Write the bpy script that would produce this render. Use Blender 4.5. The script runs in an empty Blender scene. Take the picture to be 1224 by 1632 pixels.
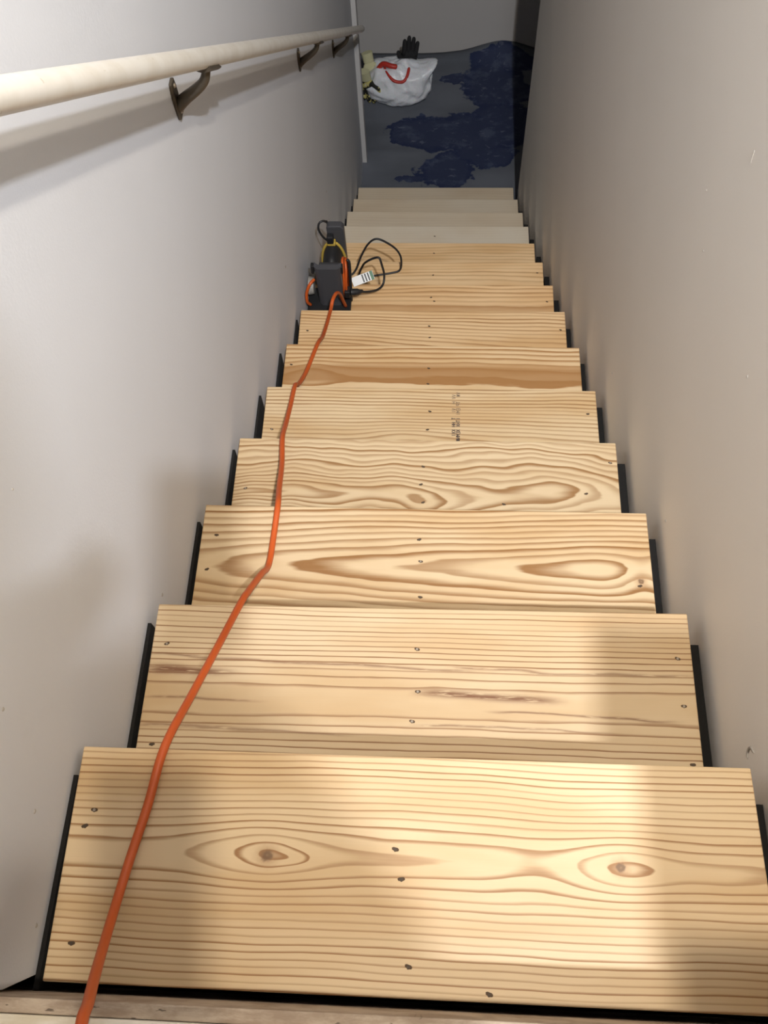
import bpy, bmesh, math, random
from mathutils import Vector, Matrix, noise
R = math.radians
scene = bpy.context.scene
COL = scene.collection

# ------------------------------------------------------------------ camera
PITCH, YAW, ROLL = 1.09932901, 0.122269814, -0.0901733723
CAMLOC = Vector((0.02358, -0.25861, 1.25178))
def cam_axes():
    f = Vector((0, math.cos(PITCH), -math.sin(PITCH))); r = Vector((1, 0, 0)); u = r.cross(f)
    Z = Matrix.Rotation(YAW, 3, 'Z'); f, r, u = Z @ f, Z @ r, Z @ u
    c, s = math.cos(ROLL), math.sin(ROLL)
    return c*r + s*u, -s*r + c*u, f
cr, cu, cf = cam_axes()
cam = bpy.data.cameras.new('camera'); co = bpy.data.objects.new('camera', cam); COL.objects.link(co)
cam.sensor_fit = 'VERTICAL'; cam.sensor_height = 36.0; cam.sensor_width = 27.0; cam.lens = 1446.624 * 36 / 1632
cam.clip_start = 0.01
co.matrix_world = Matrix(((cr.x, cu.x, -cf.x, CAMLOC.x), (cr.y, cu.y, -cf.y, CAMLOC.y), (cr.z, cu.z, -cf.z, CAMLOC.z), (0, 0, 0, 1)))
scene.camera = co

# ------------------------------------------------------------------ world, lights, exposure
w = bpy.data.worlds.new('world'); scene.world = w; w.use_nodes = True
w.node_tree.nodes['Background'].inputs[0].default_value = (0.9, 0.92, 1.0, 1)
w.node_tree.nodes['Background'].inputs[1].default_value = 0.0
vs = scene.view_settings
vs.view_transform = 'Standard'; vs.look = 'None'; vs.exposure = -0.15; vs.gamma = 1.0; vs.use_curve_mapping = False
KEY_POS = (0.46, -1.05, 2.75); KEY_W = 640.0; KEY_AIM = (.44, 4.2, -2.7); KEY_CONE = 74; KEY_COL = (0.92, 0.965, 1.05)
SEC_POS = (0.42, -0.49, 2.60); SEC_W = 250.0; SEC_AIM = (.40, 4.2, -2.4); SEC_CONE = 124; SEC_COL = (1.0, 0.89, 0.74)

# ------------------------------------------------------------------ helpers
RUN, RISE = 0.293738, 0.202178
FLOOR_Z = -14 * RISE
SL = RISE/RUN
def obj(name, me, mat=None, parent=None, loc=None):
    if isinstance(me, bmesh.types.BMesh):
        bm = me; me = bpy.data.meshes.new(name); bm.to_mesh(me); bm.free()
    o = bpy.data.objects.new(name, me); COL.objects.link(o)
    if mat is not None and me is not None and not me.materials: me.materials.append(mat)
    if parent: o.parent = parent
    if loc: o.location = loc
    return o
def empty(name, loc=(0, 0, 0)):
    o = bpy.data.objects.new(name, None); COL.objects.link(o); o.location = loc; o.empty_display_size = .05
    return o
def tag(o, label, cat, group=None, kind=None):
    o['label'] = label; o['category'] = cat
    if group: o['group'] = group
    if kind: o['kind'] = kind
    return o
def struct(o, label=None, cat=None):
    o['kind'] = 'structure'
    if label: o['label'] = label
    if cat: o['category'] = cat
    return o
def smooth(o, ang=None):
    for p in o.data.polygons: p.use_smooth = True
    if ang: o.data.set_sharp_from_angle(angle=R(ang))
    return o
def add_box(bm, x0, x1, y0, y1, z0, z1):
    vs_ = [bm.verts.new(c) for c in ((x0,y0,z0),(x1,y0,z0),(x1,y1,z0),(x0,y1,z0),(x0,y0,z1),(x1,y0,z1),(x1,y1,z1),(x0,y1,z1))]
    for f in ((0,3,2,1),(4,5,6,7),(0,1,5,4),(1,2,6,5),(2,3,7,6),(3,0,4,7)): bm.faces.new([vs_[i] for i in f])
def box(x0, x1, y0, y1, z0, z1, bevel=0, seg=2):
    bm = bmesh.new(); add_box(bm, x0, x1, y0, y1, z0, z1)
    if bevel: bmesh.ops.bevel(bm, geom=bm.edges[:], offset=bevel, segments=seg, profile=.5, affect='EDGES')
    return bm
def prism(pts, ax, a0, a1, bevel=0, seg=2):
    """polygon pts extruded along axis ax ('x','y','z')"""
    bm = bmesh.new()
    def P(p, a):
        return {'x': (a, p[0], p[1]), 'y': (p[0], a, p[1]), 'z': (p[0], p[1], a)}[ax]
    lo = [bm.verts.new(P(p, a0)) for p in pts]; hi = [bm.verts.new(P(p, a1)) for p in pts]
    n = len(pts)
    bm.faces.new(lo); bm.faces.new(hi)
    for i in range(n): bm.faces.new((lo[i], lo[(i+1) % n], hi[(i+1) % n], hi[i]))
    bmesh.ops.recalc_face_normals(bm, faces=bm.faces[:])
    if bevel: bmesh.ops.bevel(bm, geom=bm.edges[:], offset=bevel, segments=seg, profile=.5, affect='EDGES')
    return bm
def spline(pts, n=8):
    """Catmull-Rom through pts"""
    P = [Vector(p) for p in pts]; P = [2*P[0]-P[1]] + P + [2*P[-1]-P[-2]]
    out = []
    for i in range(1, len(P)-2):
        for k in range(n):
            t = k/n; a, b, c, d = P[i-1:i+3]
            out.append(.5*((2*b) + (c-a)*t + (2*a-5*b+4*c-d)*t*t + (3*b-a-3*c+d)*t**3))
    out.append(P[-2]); return out
def tube(bm, path, rad, seg=10, cap=True):
    path = [Vector(p) for p in path]; n = len(path)
    rr = rad if isinstance(rad, (list, tuple)) else [rad]*n
    t0 = (path[1]-path[0]).normalized(); up = Vector((0, 0, 1))
    if abs(t0.dot(up)) > .9: up = Vector((1, 0, 0))
    nrm = (up - t0*up.dot(t0)).normalized(); rings = []
    for i, p in enumerate(path):
        t = (path[min(i+1, n-1)] - path[max(i-1, 0)]).normalized()
        nrm = (nrm - t*nrm.dot(t)).normalized(); b = t.cross(nrm)
        rings.append([bm.verts.new(p + rr[i]*(math.cos(2*math.pi*k/seg)*nrm + math.sin(2*math.pi*k/seg)*b)) for k in range(seg)])
    for i in range(n-1):
        for k in range(seg): bm.faces.new((rings[i][k], rings[i][(k+1) % seg], rings[i+1][(k+1) % seg], rings[i+1][k]))
    if cap: bm.faces.new(rings[0][::-1]); bm.faces.new(rings[-1])
def tube_bm(path, rad, seg=10):
    bm = bmesh.new(); tube(bm, path, rad, seg); return bm

# --------------------------------------------------- node expression helper
class X:
    """wraps a float socket so shader maths reads like arithmetic"""
    def __init__(s, nt, sock): s.nt, s.s = nt, sock
    def m(s, op, *a):
        n = s.nt.nodes.new('ShaderNodeMath'); n.operation = op
        for i, v in enumerate((s,) + a):
            if isinstance(v, X): s.nt.links.new(v.s, n.inputs[i])
            else: n.inputs[i].default_value = v
        return X(s.nt, n.outputs[0])
    def __add__(s, o): return s.m('ADD', o)
    __radd__ = __add__
    def __sub__(s, o): return s.m('SUBTRACT', o)
    def __mul__(s, o): return s.m('MULTIPLY', o)
    __rmul__ = __mul__
    def __truediv__(s, o): return s.m('DIVIDE', o)
    def sqrt(s): return s.m('SQRT')
    def exp(s): return s.m('EXPONENT')
    def fract(s): return s.m('FRACT')
    def sstep(s, a, b):
        n = s.nt.nodes.new('ShaderNodeMapRange'); n.interpolation_type = 'SMOOTHSTEP'
        s.nt.links.new(s.s, n.inputs[0]); n.inputs[1].default_value = a; n.inputs[2].default_value = b
        return X(s.nt, n.outputs[0])
    def clamp(s): return s.m('MAXIMUM', 0.0).m('MINIMUM', 1.0)
def new_mat(name, col=(.5, .5, .5), rough=.5, metal=0.0, spec=.5):
    m = bpy.data.materials.new(name); m.use_nodes = True
    b = m.node_tree.nodes['Principled BSDF']
    b.inputs['Base Color'].default_value = (*col, 1); b.inputs['Roughness'].default_value = rough
    b.inputs['Metallic'].default_value = metal; b.inputs['Specular IOR Level'].default_value = spec
    return m, m.node_tree, b
def coords(nt):
    tc = nt.nodes.new('ShaderNodeTexCoord'); sp = nt.nodes.new('ShaderNodeSeparateXYZ')
    nt.links.new(tc.outputs['Object'], sp.inputs[0])
    return tc, X(nt, sp.outputs[0]), X(nt, sp.outputs[1]), X(nt, sp.outputs[2])
def comb(nt, x, y, z=0.0):
    n = nt.nodes.new('ShaderNodeCombineXYZ')
    for i, v in enumerate((x, y, z)):
        if isinstance(v, X): nt.links.new(v.s, n.inputs[i])
        else: n.inputs[i].default_value = v
    return n.outputs[0]
def noi(nt, vec, scale=1.0, detail=2.0, rough=.5, col=False):
    n = nt.nodes.new('ShaderNodeTexNoise'); nt.links.new(vec, n.inputs['Vector'])
    n.inputs['Scale'].default_value = scale; n.inputs['Detail'].default_value = detail; n.inputs['Roughness'].default_value = rough
    return X(nt, n.outputs[0])
def mixc(nt, fac, a, b, mode='MIX'):
    n = nt.nodes.new('ShaderNodeMix'); n.data_type = 'RGBA'; n.blend_type = mode
    if isinstance(fac, X): nt.links.new(fac.s, n.inputs[0])
    else: n.inputs[0].default_value = fac
    for i, v in ((6, a), (7, b)):
        if isinstance(v, tuple): n.inputs[i].default_value = (*v, 1)
        else: nt.links.new(v, n.inputs[i])
    return n.outputs[2]
def bump(nt, b, h, strength=.2, dist=.002):
    n = nt.nodes.new('ShaderNodeBump'); n.inputs['Strength'].default_value = strength; n.inputs['Distance'].default_value = dist
    nt.links.new(h.s, n.inputs['Height']); nt.links.new(n.outputs[0], b.inputs['Normal'])

# ------------------------------------------------------------------ materials
def wall_mat(name, col, seed=0.0, marks=()):
    m, nt, b = new_mat(name, col, .62, 0, .3)
    tc, x, y, z = coords(nt)
    big = noi(nt, tc.outputs['Object'], 1.3, 3)
    c = mixc(nt, big.sstep(.35, .7), tuple(v*.965 for v in col), col)
    smudge = noi(nt, comb(nt, x*3.0, y*2.2, z*2.2), 2.0, 5, .7)
    c = mixc(nt, smudge.sstep(.62, .82)*.16, c, (col[0]*.72, col[1]*.66, col[2]*.58))
    nt.links.new(c, b.inputs['Base Color'])
    pe = noi(nt, tc.outputs['Object'], 240.0, 3); ro = noi(nt, tc.outputs['Object'], 5.0, 2)
    bump(nt, b, pe*.35 + ro*.9, .18, .004)
    return m
M = {}
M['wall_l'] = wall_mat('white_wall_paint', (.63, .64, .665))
M['wall_r'] = wall_mat('lightened_wall_paint', (.89, .86, .81))  # paler and warmer than the left wall, making up for weak light here
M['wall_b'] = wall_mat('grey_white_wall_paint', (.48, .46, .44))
M['ceiling'] = new_mat('ceiling_paint', (.84, .83, .81), .8)[0]
M['void'] = new_mat('gap_shade_timber', (.006, .005, .004), .95)[0]  # stringer timber taken near black, shade of the gaps put into its colour
M['trimwhite'] = new_mat('white_trim_paint', (.52, .51, .50), .5)[0]

def pine(name, v0=-.14, d0=.05, du=0.0, freq=110.0, late=.6, sharp=.9, contrast=1.0, warp=.012, ws=(1.6, 5.0), seed=0.0,
         bumps=(), streaks=(), early=(.74, .555, .335), latec=(.46, .255, .105), dim=.80, grey=0.0, band=None, knots=(), fine=.5):
    """flat-sawn pine: growth rings as contours of the distance to a pith line under the board"""
    early = tuple(v*dim for v in early); latec = tuple(v*dim for v in latec)
    m, nt, b = new_mat(name, early, .46, 0, .35)
    tc, x, y, z = coords(nt)
    n1 = noi(nt, comb(nt, x*ws[0], y*ws[1], z*3.0 + seed), 1.0, 2.0, .45) - .5
    n2 = noi(nt, comb(nt, x*6.0, y*22.0, z*8.0 + seed + 7.3), 1.0, 2.0, .5) - .5
    dv = y - v0 + n1*(warp*4.0)
    dp = x*du + d0 + (z*.9) + n2*(warp*.55)
    ring = (dv*dv + dp*dp).sqrt()
    for (bu, bv, A, a, c) in bumps:
        ex = (x - bu)/a; ey = (y - bv)/c
        ring = ring + ((ex*ex + ey*ey)*-1.0).exp()*A
    wob = noi(nt, comb(nt, x*9.0, y*60.0, seed), 1.0, 2, .5) - .5
    ph = ring*freq + wob*.35
    saw = ph.fract()
    lw = saw.sstep(1.0 - late, sharp) * (saw.sstep(sharp + .015, 1.0)*-1.0 + 1.0)
    # every ring a little different in strength
    pid = ph.m('FLOOR')
    wn = nt.nodes.new('ShaderNodeTexWhiteNoise'); wn.noise_dimensions = '1D'; nt.links.new((pid + seed).s, wn.inputs['W'])
    stren = X(nt, wn.outputs[0])*.62 + .42
    fib = noi(nt, comb(nt, x*7.0, y*420.0, z*60.0 + seed), 1.0, 3, .6)
    lw = (lw*stren*contrast*(fib*.5 + .72)).clamp()
    tone = noi(nt, comb(nt, x*1.7 + seed*3.1, y*9.0, z), 1.0, 3, .55)
    e2 = (early[0]*.86, early[1]*.775, early[2]*.66)
    c = mixc(nt, tone.sstep(.38, .68), early, e2)
    c = mixc(nt, fib.sstep(.45, .8)*(.35*fine), c, tuple(v*.80 for v in early))
    if band:
        lo, hi, s = band
        bm_ = (y + n1*.03).sstep(lo - .012, lo + .006) * ((y + n1*.03).sstep(hi - .006, hi + .012)*-1.0 + 1.0)
        c = mixc(nt, bm_*s, c, latec)
    c = mixc(nt, lw, c, latec)
    for (u0, u1, vv, hw, s) in streaks:          # resin streaks and checks
        t = (y - vv + (x - u0)*.02 + n2*.02)/hw
        k = (t*t*-1.0).exp() * x.sstep(u0 - .02, u0 + .04) * (x.sstep(u1 - .06, u1 + .02)*-1.0 + 1.0)
        k = k * noi(nt, comb(nt, x*30.0, y*260.0, seed), 1.0, 3, .6).sstep(.26, .50)
        c = mixc(nt, k*s, c, (.17, .075, .035))
    for (ku, kv, kr) in knots:
        ex = x - ku; ey = y - kv
        rr = (ex*ex*.8 + ey*ey).sqrt() + (noi(nt, tc.outputs['Object'], 160.0, 2) - .5)*.006
        c = mixc(nt, (rr.sstep(kr*.5, kr*2.3)*-1.0 + 1.0)*.5, c, (.34, .185, .085))
        rings = (rr*520.0).m('SINE')*.5 + .5
        c = mixc(nt, (rr.sstep(kr*.5, kr*1.0)*-1.0 + 1.0)*(rings*.35 + .5), c, (.15, .085, .045))
    if grey:
        gd = noi(nt, comb(nt, x*2.0 + seed, y*3.0, 0.0), 1.0, 3).sstep(.30, .62)
        c = mixc(nt, (gd*.35 + .65)*grey, c, (.66, .60, .49))
    sp = noi(nt, tc.outputs['Object'], 55.0, 4, .7).sstep(.70, .80)
    c = mixc(nt, sp*.22, c, (.22, .12, .06))
    nt.links.new(c, b.inputs['Base Color'])
    bump(nt, b, fib*.6 + lw*.5, .10, .0015)
    rg = (fib*.12 + .42); nt.links.new(rg.s, b.inputs['Roughness'])
    return m
PINE = [  # dim varies board tone and lightens the farther treads against lamp falloff
 pine('pine_knotty', v0=-.135, d0=.0438, freq=123, late=.42, sharp=.90, contrast=1.10, warp=.006, ws=(2.2, 4.0), seed=1.3, dim=.86,
      bumps=((-.195, -.133, -.0125, .085, .048), (-.183, -.133, -.0085, .028, .016), (-.150, -.136, -.0055, .022, .008), (-.03, -.135, -.0045, .13, .022), (.275, -.131, -.0115, .055, .032), (.40, -.137, -.0065, .12, .026), (.16, -.150, .004, .05, .03), (.20, -.05, .004, .06, .03)),
      knots=((-.186, -.133, .0095), (.270, -.131, .0075)), early=(0.770, 0.588, 0.363), latec=(0.360, 0.184, 0.072)),
 pine('pine_resin_streaked', v0=-.165, d0=.0575, freq=125, late=.34, sharp=.92, contrast=1.15, warp=.007, ws=(1.0, 4.0), seed=4.1, dim=.71,
      streaks=((.0, .24, -.146, .0058, 1.0), (.12, .42, -.172, .0020, .8), (-.46, -.30, -.118, .0062, 1.0), (-.46, .1, -.095, .0020, .7), (.05, .45, -.100, .0020, .65), (-.45, -.25, -.165, .0022, .7), (.0, .32, -.196, .0018, .65), (-.46, -.1, -.21, .002, .6)),
      early=(0.800, 0.613, 0.385), latec=(0.324, 0.158, 0.063)),
 pine('pine_cathedral', v0=-.135, d0=.047, du=-.062, freq=84, late=.74, sharp=.86, contrast=1.08, warp=.011, ws=(2.1, 4.0), seed=9.7, dim=.74,
      bumps=((.435, -.14, .022, .05, .045), (-.25, -.12, -.005, .2, .03)), knots=((.428, -.150, .007),), early=(0.800, 0.609, 0.374), latec=(0.342, 0.167, 0.056)),
 pine('pine_swirled', v0=-.150, d0=.040, du=.085, freq=82, late=.80, sharp=.84, contrast=1.15, warp=.024, ws=(4.6, 7.0), seed=14.9, dim=.71,
      bumps=((-.02, -.185, -.032, .08, .045), (.30, -.12, -.016, .09, .05), (-.28, -.06, -.012, .10, .03)), early=(0.800, 0.618, 0.385), latec=(0.378, 0.203, 0.081)),
 pine('pine_straight', v0=-.20, d0=.04, du=.03, freq=92, late=.60, sharp=.90, contrast=1.0, warp=.012, ws=(1.7, 4.0), seed=19.2, dim=.76,
      bumps=((-.05, -.15, -.010, .1, .03),), early=(0.780, 0.593, 0.359), latec=(0.360, 0.189, 0.072)),
 pine('pine_broad_band', v0=-.13, d0=.045, freq=64, late=.72, sharp=.90, contrast=1.05, warp=.012, ws=(1.6, 4.0), seed=25.5, dim=.83,
      bumps=((-.36, -.10, -.016, .07, .05),), band=(-.135, -.080, .80), early=(0.790, 0.583, 0.343), latec=(0.405, 0.203, 0.072)),
 pine('pine_amber', v0=-.17, d0=.05, du=.05, freq=84, late=.62, sharp=.90, contrast=1.0, warp=.012, seed=31.8, dim=.92, early=(0.740, 0.522, 0.291), latec=(0.369, 0.184, 0.068)),
 pine('pine_amber_dark', v0=-.12, d0=.04, freq=60, late=.7, sharp=.9, contrast=.9, warp=.014, seed=36.1, band=(-.20, -.095, .45), dim=1.0, early=(0.760, 0.527, 0.291), latec=(0.396, 0.203, 0.077)),
 pine('pine_pale_orange', v0=-.13, d0=.05, freq=66, late=.6, sharp=.9, contrast=.75, warp=.012, seed=41.4, dim=1.0, early=(0.780, 0.548, 0.306), latec=(0.414, 0.225, 0.090)),
 pine('pine_plain_orange', v0=-.15, d0=.06, freq=70, late=.6, sharp=.9, contrast=.65, warp=.012, seed=44.4, dim=1.0, early=(0.780, 0.553, 0.312), latec=(0.432, 0.243, 0.104)),
 pine('pine_dusty_a', freq=70, contrast=.5, seed=50.4, grey=.85), pine('pine_dusty_b', freq=70, contrast=.5, seed=53.2, grey=.62),
 pine('pine_dusty_c', freq=70, contrast=.5, seed=57.1, grey=.70), pine('pine_dusty_d', freq=70, contrast=.5, seed=61.7, grey=.62),
]
M['riser'] = pine('riser_board', v0=-.1, d0=.08, freq=60, contrast=.4, seed=70.0, early=(.40, .29, .18), latec=(.26, .15, .07))
M['screw'] = new_mat('screw_steel', (.07, .05, .035), .6, .3)[0]
M['screw_l'] = new_mat('screw_bright', (.30, .26, .21), .5, .5)[0]
M['hole'] = new_mat('screw_recess', (.085, .050, .026), .85)[0]
M['ink'] = new_mat('stamp_ink', (.10, .07, .055), .8)[0]
def rail_paint():
    m, nt, b = new_mat('cream_gloss_paint', (.80, .75, .66), .33, 0, .5)
    tc, x, y, z = coords(nt)
    n = noi(nt, tc.outputs['Object'], 22.0, 3); chip = noi(nt, tc.outputs['Object'], 60.0, 4, .6).sstep(.69, .73)
    c = mixc(nt, n.sstep(.35, .7), (.69, .655, .585), (.63, .585, .505))
    c = mixc(nt, chip*.6, c, (.42, .34, .22)); nt.links.new(c, b.inputs['Base Color']); bump(nt, b, n, .25, .002)
    return m
M['rail'] = rail_paint()
M['bracket'] = new_mat('aged_bronze_bracket', (.085, .068, .048), .42, .55)[0]
M['orange'] = new_mat('orange_cord_jacket', (.52, .088, .012), .45)[0]
M['rubber'] = new_mat('black_rubber', (.016, .016, .017), .5)[0]
M['greyplastic'] = new_mat('charcoal_plastic', (.055, .055, .060), .45)[0]
M['blackplastic'] = new_mat('black_plastic', (.012, .012, .013), .5)[0]
M['yellow'] = new_mat('tool_yellow', (.48, .33, .06), .4)[0]
M['steel'] = new_mat('brushed_steel', (.42, .41, .40), .35, .9)[0]
M['hub'] = new_mat('grey_hub_plastic', (.30, .28, .25), .5)[0]
M['tagwhite'] = new_mat('tag_white', (.72, .72, .70), .5)[0]
M['taggreen'] = new_mat('tag_green', (.03, .13, .05), .5)[0]
M['redplastic'] = new_mat('red_strap', (.50, .035, .022), .45)[0]
M['glovedark'] = new_mat('black_knit', (.014, .014, .015), .9)[0]

def landing_mat():
    m, nt, b = new_mat('whitewashed_floor', (.70, .65, .56), .6)
    tc, x, y, z = coords(nt)
    n = noi(nt, comb(nt, x*9.0, y*26.0, z), 1.0, 5, .65)
    c = mixc(nt, n.sstep(.42, .66), (.74, .69, .60), (.60, .53, .40)); nt.links.new(c, b.inputs['Base Color']); bump(nt, b, n, .3, .002)
    return m
M['landing'] = landing_mat()
def edge_mat():
    m, nt, b = new_mat('dirty_riser_edge', (.42, .33, .25), .8)
    tc, x, y, z = coords(nt)
    n = noi(nt, comb(nt, x*12.0, y*40.0, z*6.0), 1.0, 5, .7); d = noi(nt, comb(nt, x*40.0, y*130.0, z), 1.0, 3, .6)
    c = mixc(nt, n.sstep(.36, .64), (.47, .38, .29), (.29, .215, .155)); c = mixc(nt, d.sstep(.66, .72)*.8, c, (.07, .045, .03))
    nt.links.new(c, b.inputs['Base Color']); bump(nt, b, d + n, .5, .002)
    return m
M['edge'] = edge_mat()
def cloth_mat():
    m, nt, b = new_mat('grey_blue_stained_cloth', (.09, .10, .12), .75, 0, .3)
    tc, x, y, z = coords(nt)
    wx = noi(nt, tc.outputs['Object'], 4.0, 4, .6) - .5; wy = noi(nt, comb(nt, x*4.0 + 9.0, y*4.0, 3.0), 1.0, 4, .6) - .5
    ww = noi(nt, comb(nt, x*15.0, y*15.0, 6.0), 1.0, 4, .6) - .5
    tot = None
    for (cx, cy, ax, ay) in ((.16, 4.50, .40, .17), (.36, 4.98, .22, .26), (.44, 5.18, .26, .10), (.05, 4.18, .17, .16), (.42, 4.62, .22, .20), (.08, 5.02, .10, .05), (-.18, 4.52, .14, .16), (.30, 4.32, .22, .10), (-.16, 4.14, .10, .03)):
        ex = (x + wx*.34 + ww*.10 - cx)/ax; ey = (y + wy*.24 + ww*.08 - cy)/ay
        g = ((ex*ex + ey*ey).m('POWER', 1.6)*-1.0).exp()
        tot = g if tot is None else tot.m('MAXIMUM', g)
    mask = tot.sstep(.34, .46)
    worn = noi(nt, comb(nt, x*7.0, y*9.0, 1.0), 1.0, 5, .65).sstep(.50, .66)
    edge = tot.sstep(.34, .42) * (tot.sstep(.46, .8)*-1.0 + 1.0)
    base = mixc(nt, noi(nt, comb(nt, x*1.5, y*3.0, 0.0), 1.0, 4).sstep(.35, .65), (.135, .146, .170), (.100, .110, .128))
    navy = mixc(nt, worn*.6, (.015, .024, .070), (.070, .088, .145))
    scuff = noi(nt, comb(nt, x*16.0 + wx*3.0, y*24.0, 4.0), 1.0, 5, .7).sstep(.58, .68)
    navy = mixc(nt, scuff*.5, navy, (.16, .18, .24))
    c = mixc(nt, mask*(edge*.12 + .86), base, navy)
    nt.links.new(c, b.inputs['Base Color']); bump(nt, b, noi(nt, tc.outputs['Object'], 90.0, 3), .2, .003)
    return m
M['cloth'] = cloth_mat()
def bag_mat():
    m, nt, b = new_mat('white_thin_plastic', (.78, .80, .83), .32, 0, .5)
    b.inputs['Transmission Weight'].default_value = 0.0
    b.inputs['Subsurface Weight'].default_value = .15; b.inputs['Subsurface Scale'].default_value = .02
    tc, x, y, z = coords(nt)
    bump(nt, b, noi(nt, comb(nt, x*14.0, y*14.0, z*9.0), 1.0, 4, .6), .6, .02)
    return m
M['bag'] = bag_mat()
def print_mat():
    m, nt, b = new_mat('flower_print_cotton', (.5, .5, .3), .85)
    tc, x, y, z = coords(nt)
    n = noi(nt, tc.outputs['Object'], 26.0, 2)
    c = mixc(nt, n.sstep(.52, .56), (.016, .016, .012), (.58, .52, .18)); c = mixc(nt, n.sstep(.63, .65), c, (.66, .62, .46))
    nt.links.new(c, b.inputs['Base Color']); return m
M['print'] = print_mat()
M['palecotton'] = new_mat('pale_yellow_cotton', (.58, .56, .34), .85)[0]
M['concrete'] = new_mat('concrete_slab', (.12, .12, .125), .8)[0]
M['lampbody'] = new_mat('lamp_white_enamel', (.75, .75, .73), .4)[0]

# ------------------------------------------------------------------ structure
WL, WR = -.465, .476          # faces of the two stairwell walls
YL, YR = 4.30, 3.84           # where they end at the foot of the stairs
YB, TOP = 5.29, 2.86
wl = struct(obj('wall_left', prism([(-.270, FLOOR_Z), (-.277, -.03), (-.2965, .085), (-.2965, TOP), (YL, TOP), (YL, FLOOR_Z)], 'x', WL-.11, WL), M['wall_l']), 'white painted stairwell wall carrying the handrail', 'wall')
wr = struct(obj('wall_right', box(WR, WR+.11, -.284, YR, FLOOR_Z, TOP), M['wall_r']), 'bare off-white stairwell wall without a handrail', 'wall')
struct(obj('wall_back', box(-1.5, 1.6, YB, YB+.1, FLOOR_Z-.05, TOP), M['wall_b']), 'dim greyish wall facing the foot of the stairs', 'wall')
struct(obj('wall_foot_left', box(-1.6, -1.5, YL-.6, YB+.1, FLOOR_Z-.05, TOP), M['wall_b']), 'dim wall closing the lower hall on the left', 'wall')
struct(obj('wall_foot_right', box(1.6, 1.7, YR-.6, YB+.1, FLOOR_Z-.05, TOP), M['wall_b']), 'dim wall closing the lower hall on the right', 'wall')
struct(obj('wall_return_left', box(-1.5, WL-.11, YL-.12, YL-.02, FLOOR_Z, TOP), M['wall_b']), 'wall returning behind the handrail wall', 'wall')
struct(obj('wall_return_right', box(WR+.11, 1.6, YR-.12, YR-.02, FLOOR_Z, TOP), M['wall_b']), 'wall returning behind the bare stairwell wall', 'wall')
struct(obj('floor', box(-1.5, 1.6, 3.7, YB, FLOOR_Z-.1, FLOOR_Z), M['concrete']), 'grey floor under the stained cloth at the foot of the stairs', 'floor')
# end casing of the handrail wall
struct(obj('trim_1', box(WL-.09, WL+.026, YL-.045, YL+.02, FLOOR_Z, TOP, .003), M['trimwhite']), 'narrow white casing at the far end of the handrail wall', 'trim')
# upper room: landing, its walls, ceiling, and an assumed sloped ceiling shaped for the light
la = struct(empty('floor_landing', (0, 0, 0)), 'whitewashed landing boards at the top of the stairs', 'floor')
obj('riser_board', box(-.575, .585, -.3135, -.299, -.30, .197, .0015), M['edge'], la)
yb0 = -.314
for k in range(8):
    d = .235 if k else .19
    obj('floorboard', box(-1.2, 1.2, yb0-d+.002, yb0, .165, .203, .002), M['landing'], la); yb0 -= d
struct(obj('wall_landing_left', box(-1.3, -1.2, -2.3, -.30, 0, TOP), M['wall_l']), 'white wall left of the landing', 'wall')
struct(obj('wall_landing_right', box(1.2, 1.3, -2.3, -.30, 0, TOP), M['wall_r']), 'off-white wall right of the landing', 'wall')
struct(obj('wall_landing_back', box(-1.3, 1.3, -2.4, -2.3, 0, TOP), M['wall_l']), 'white wall behind the landing', 'wall')
struct(obj('wall_jamb_left', box(-1.3, WL-.02, -.50, -.299, .2, TOP), M['wall_l']), 'wall return left of the stair opening', 'wall')
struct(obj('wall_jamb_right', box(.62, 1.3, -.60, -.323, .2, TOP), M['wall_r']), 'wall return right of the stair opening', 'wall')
struct(obj('light_block_stub', box(.368, .63, -.60, -.323, .204, 1.15, .004), M['wall_r']), 'added low half wall shading the right of the top treads', 'wall')  # added out of view to keep the key lamp off the treads' right side
struct(obj('ceiling', box(-1.6, 1.7, -2.4, 1.25, TOP, TOP+.1), M['ceiling']), 'white ceiling above the landing', 'ceiling')
struct(obj('assumed_ceiling_slope', prism([(1.2, 2.05-SL*1.2), (1.2, TOP+.05), (1.3, TOP+.05), (5.4, 2.05-SL*4.6+.6), (5.4, 2.05-SL*4.6), (4.6, 2.05-SL*4.6)], 'x', -1.6, 1.7), M['ceiling']), 'assumed white sloped ceiling above the stair flight, shaped for the light', 'ceiling')  # unseen; height and slope chosen to bounce light down the flight

# ------------------------------------------------------------------ staircase
st = empty('staircase', (0, 0, FLOOR_Z))
tag(st, 'pine staircase of fourteen plain treads going down between two white walls', 'staircase')
OFF = Vector((0, 0, -FLOOR_Z))
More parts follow.
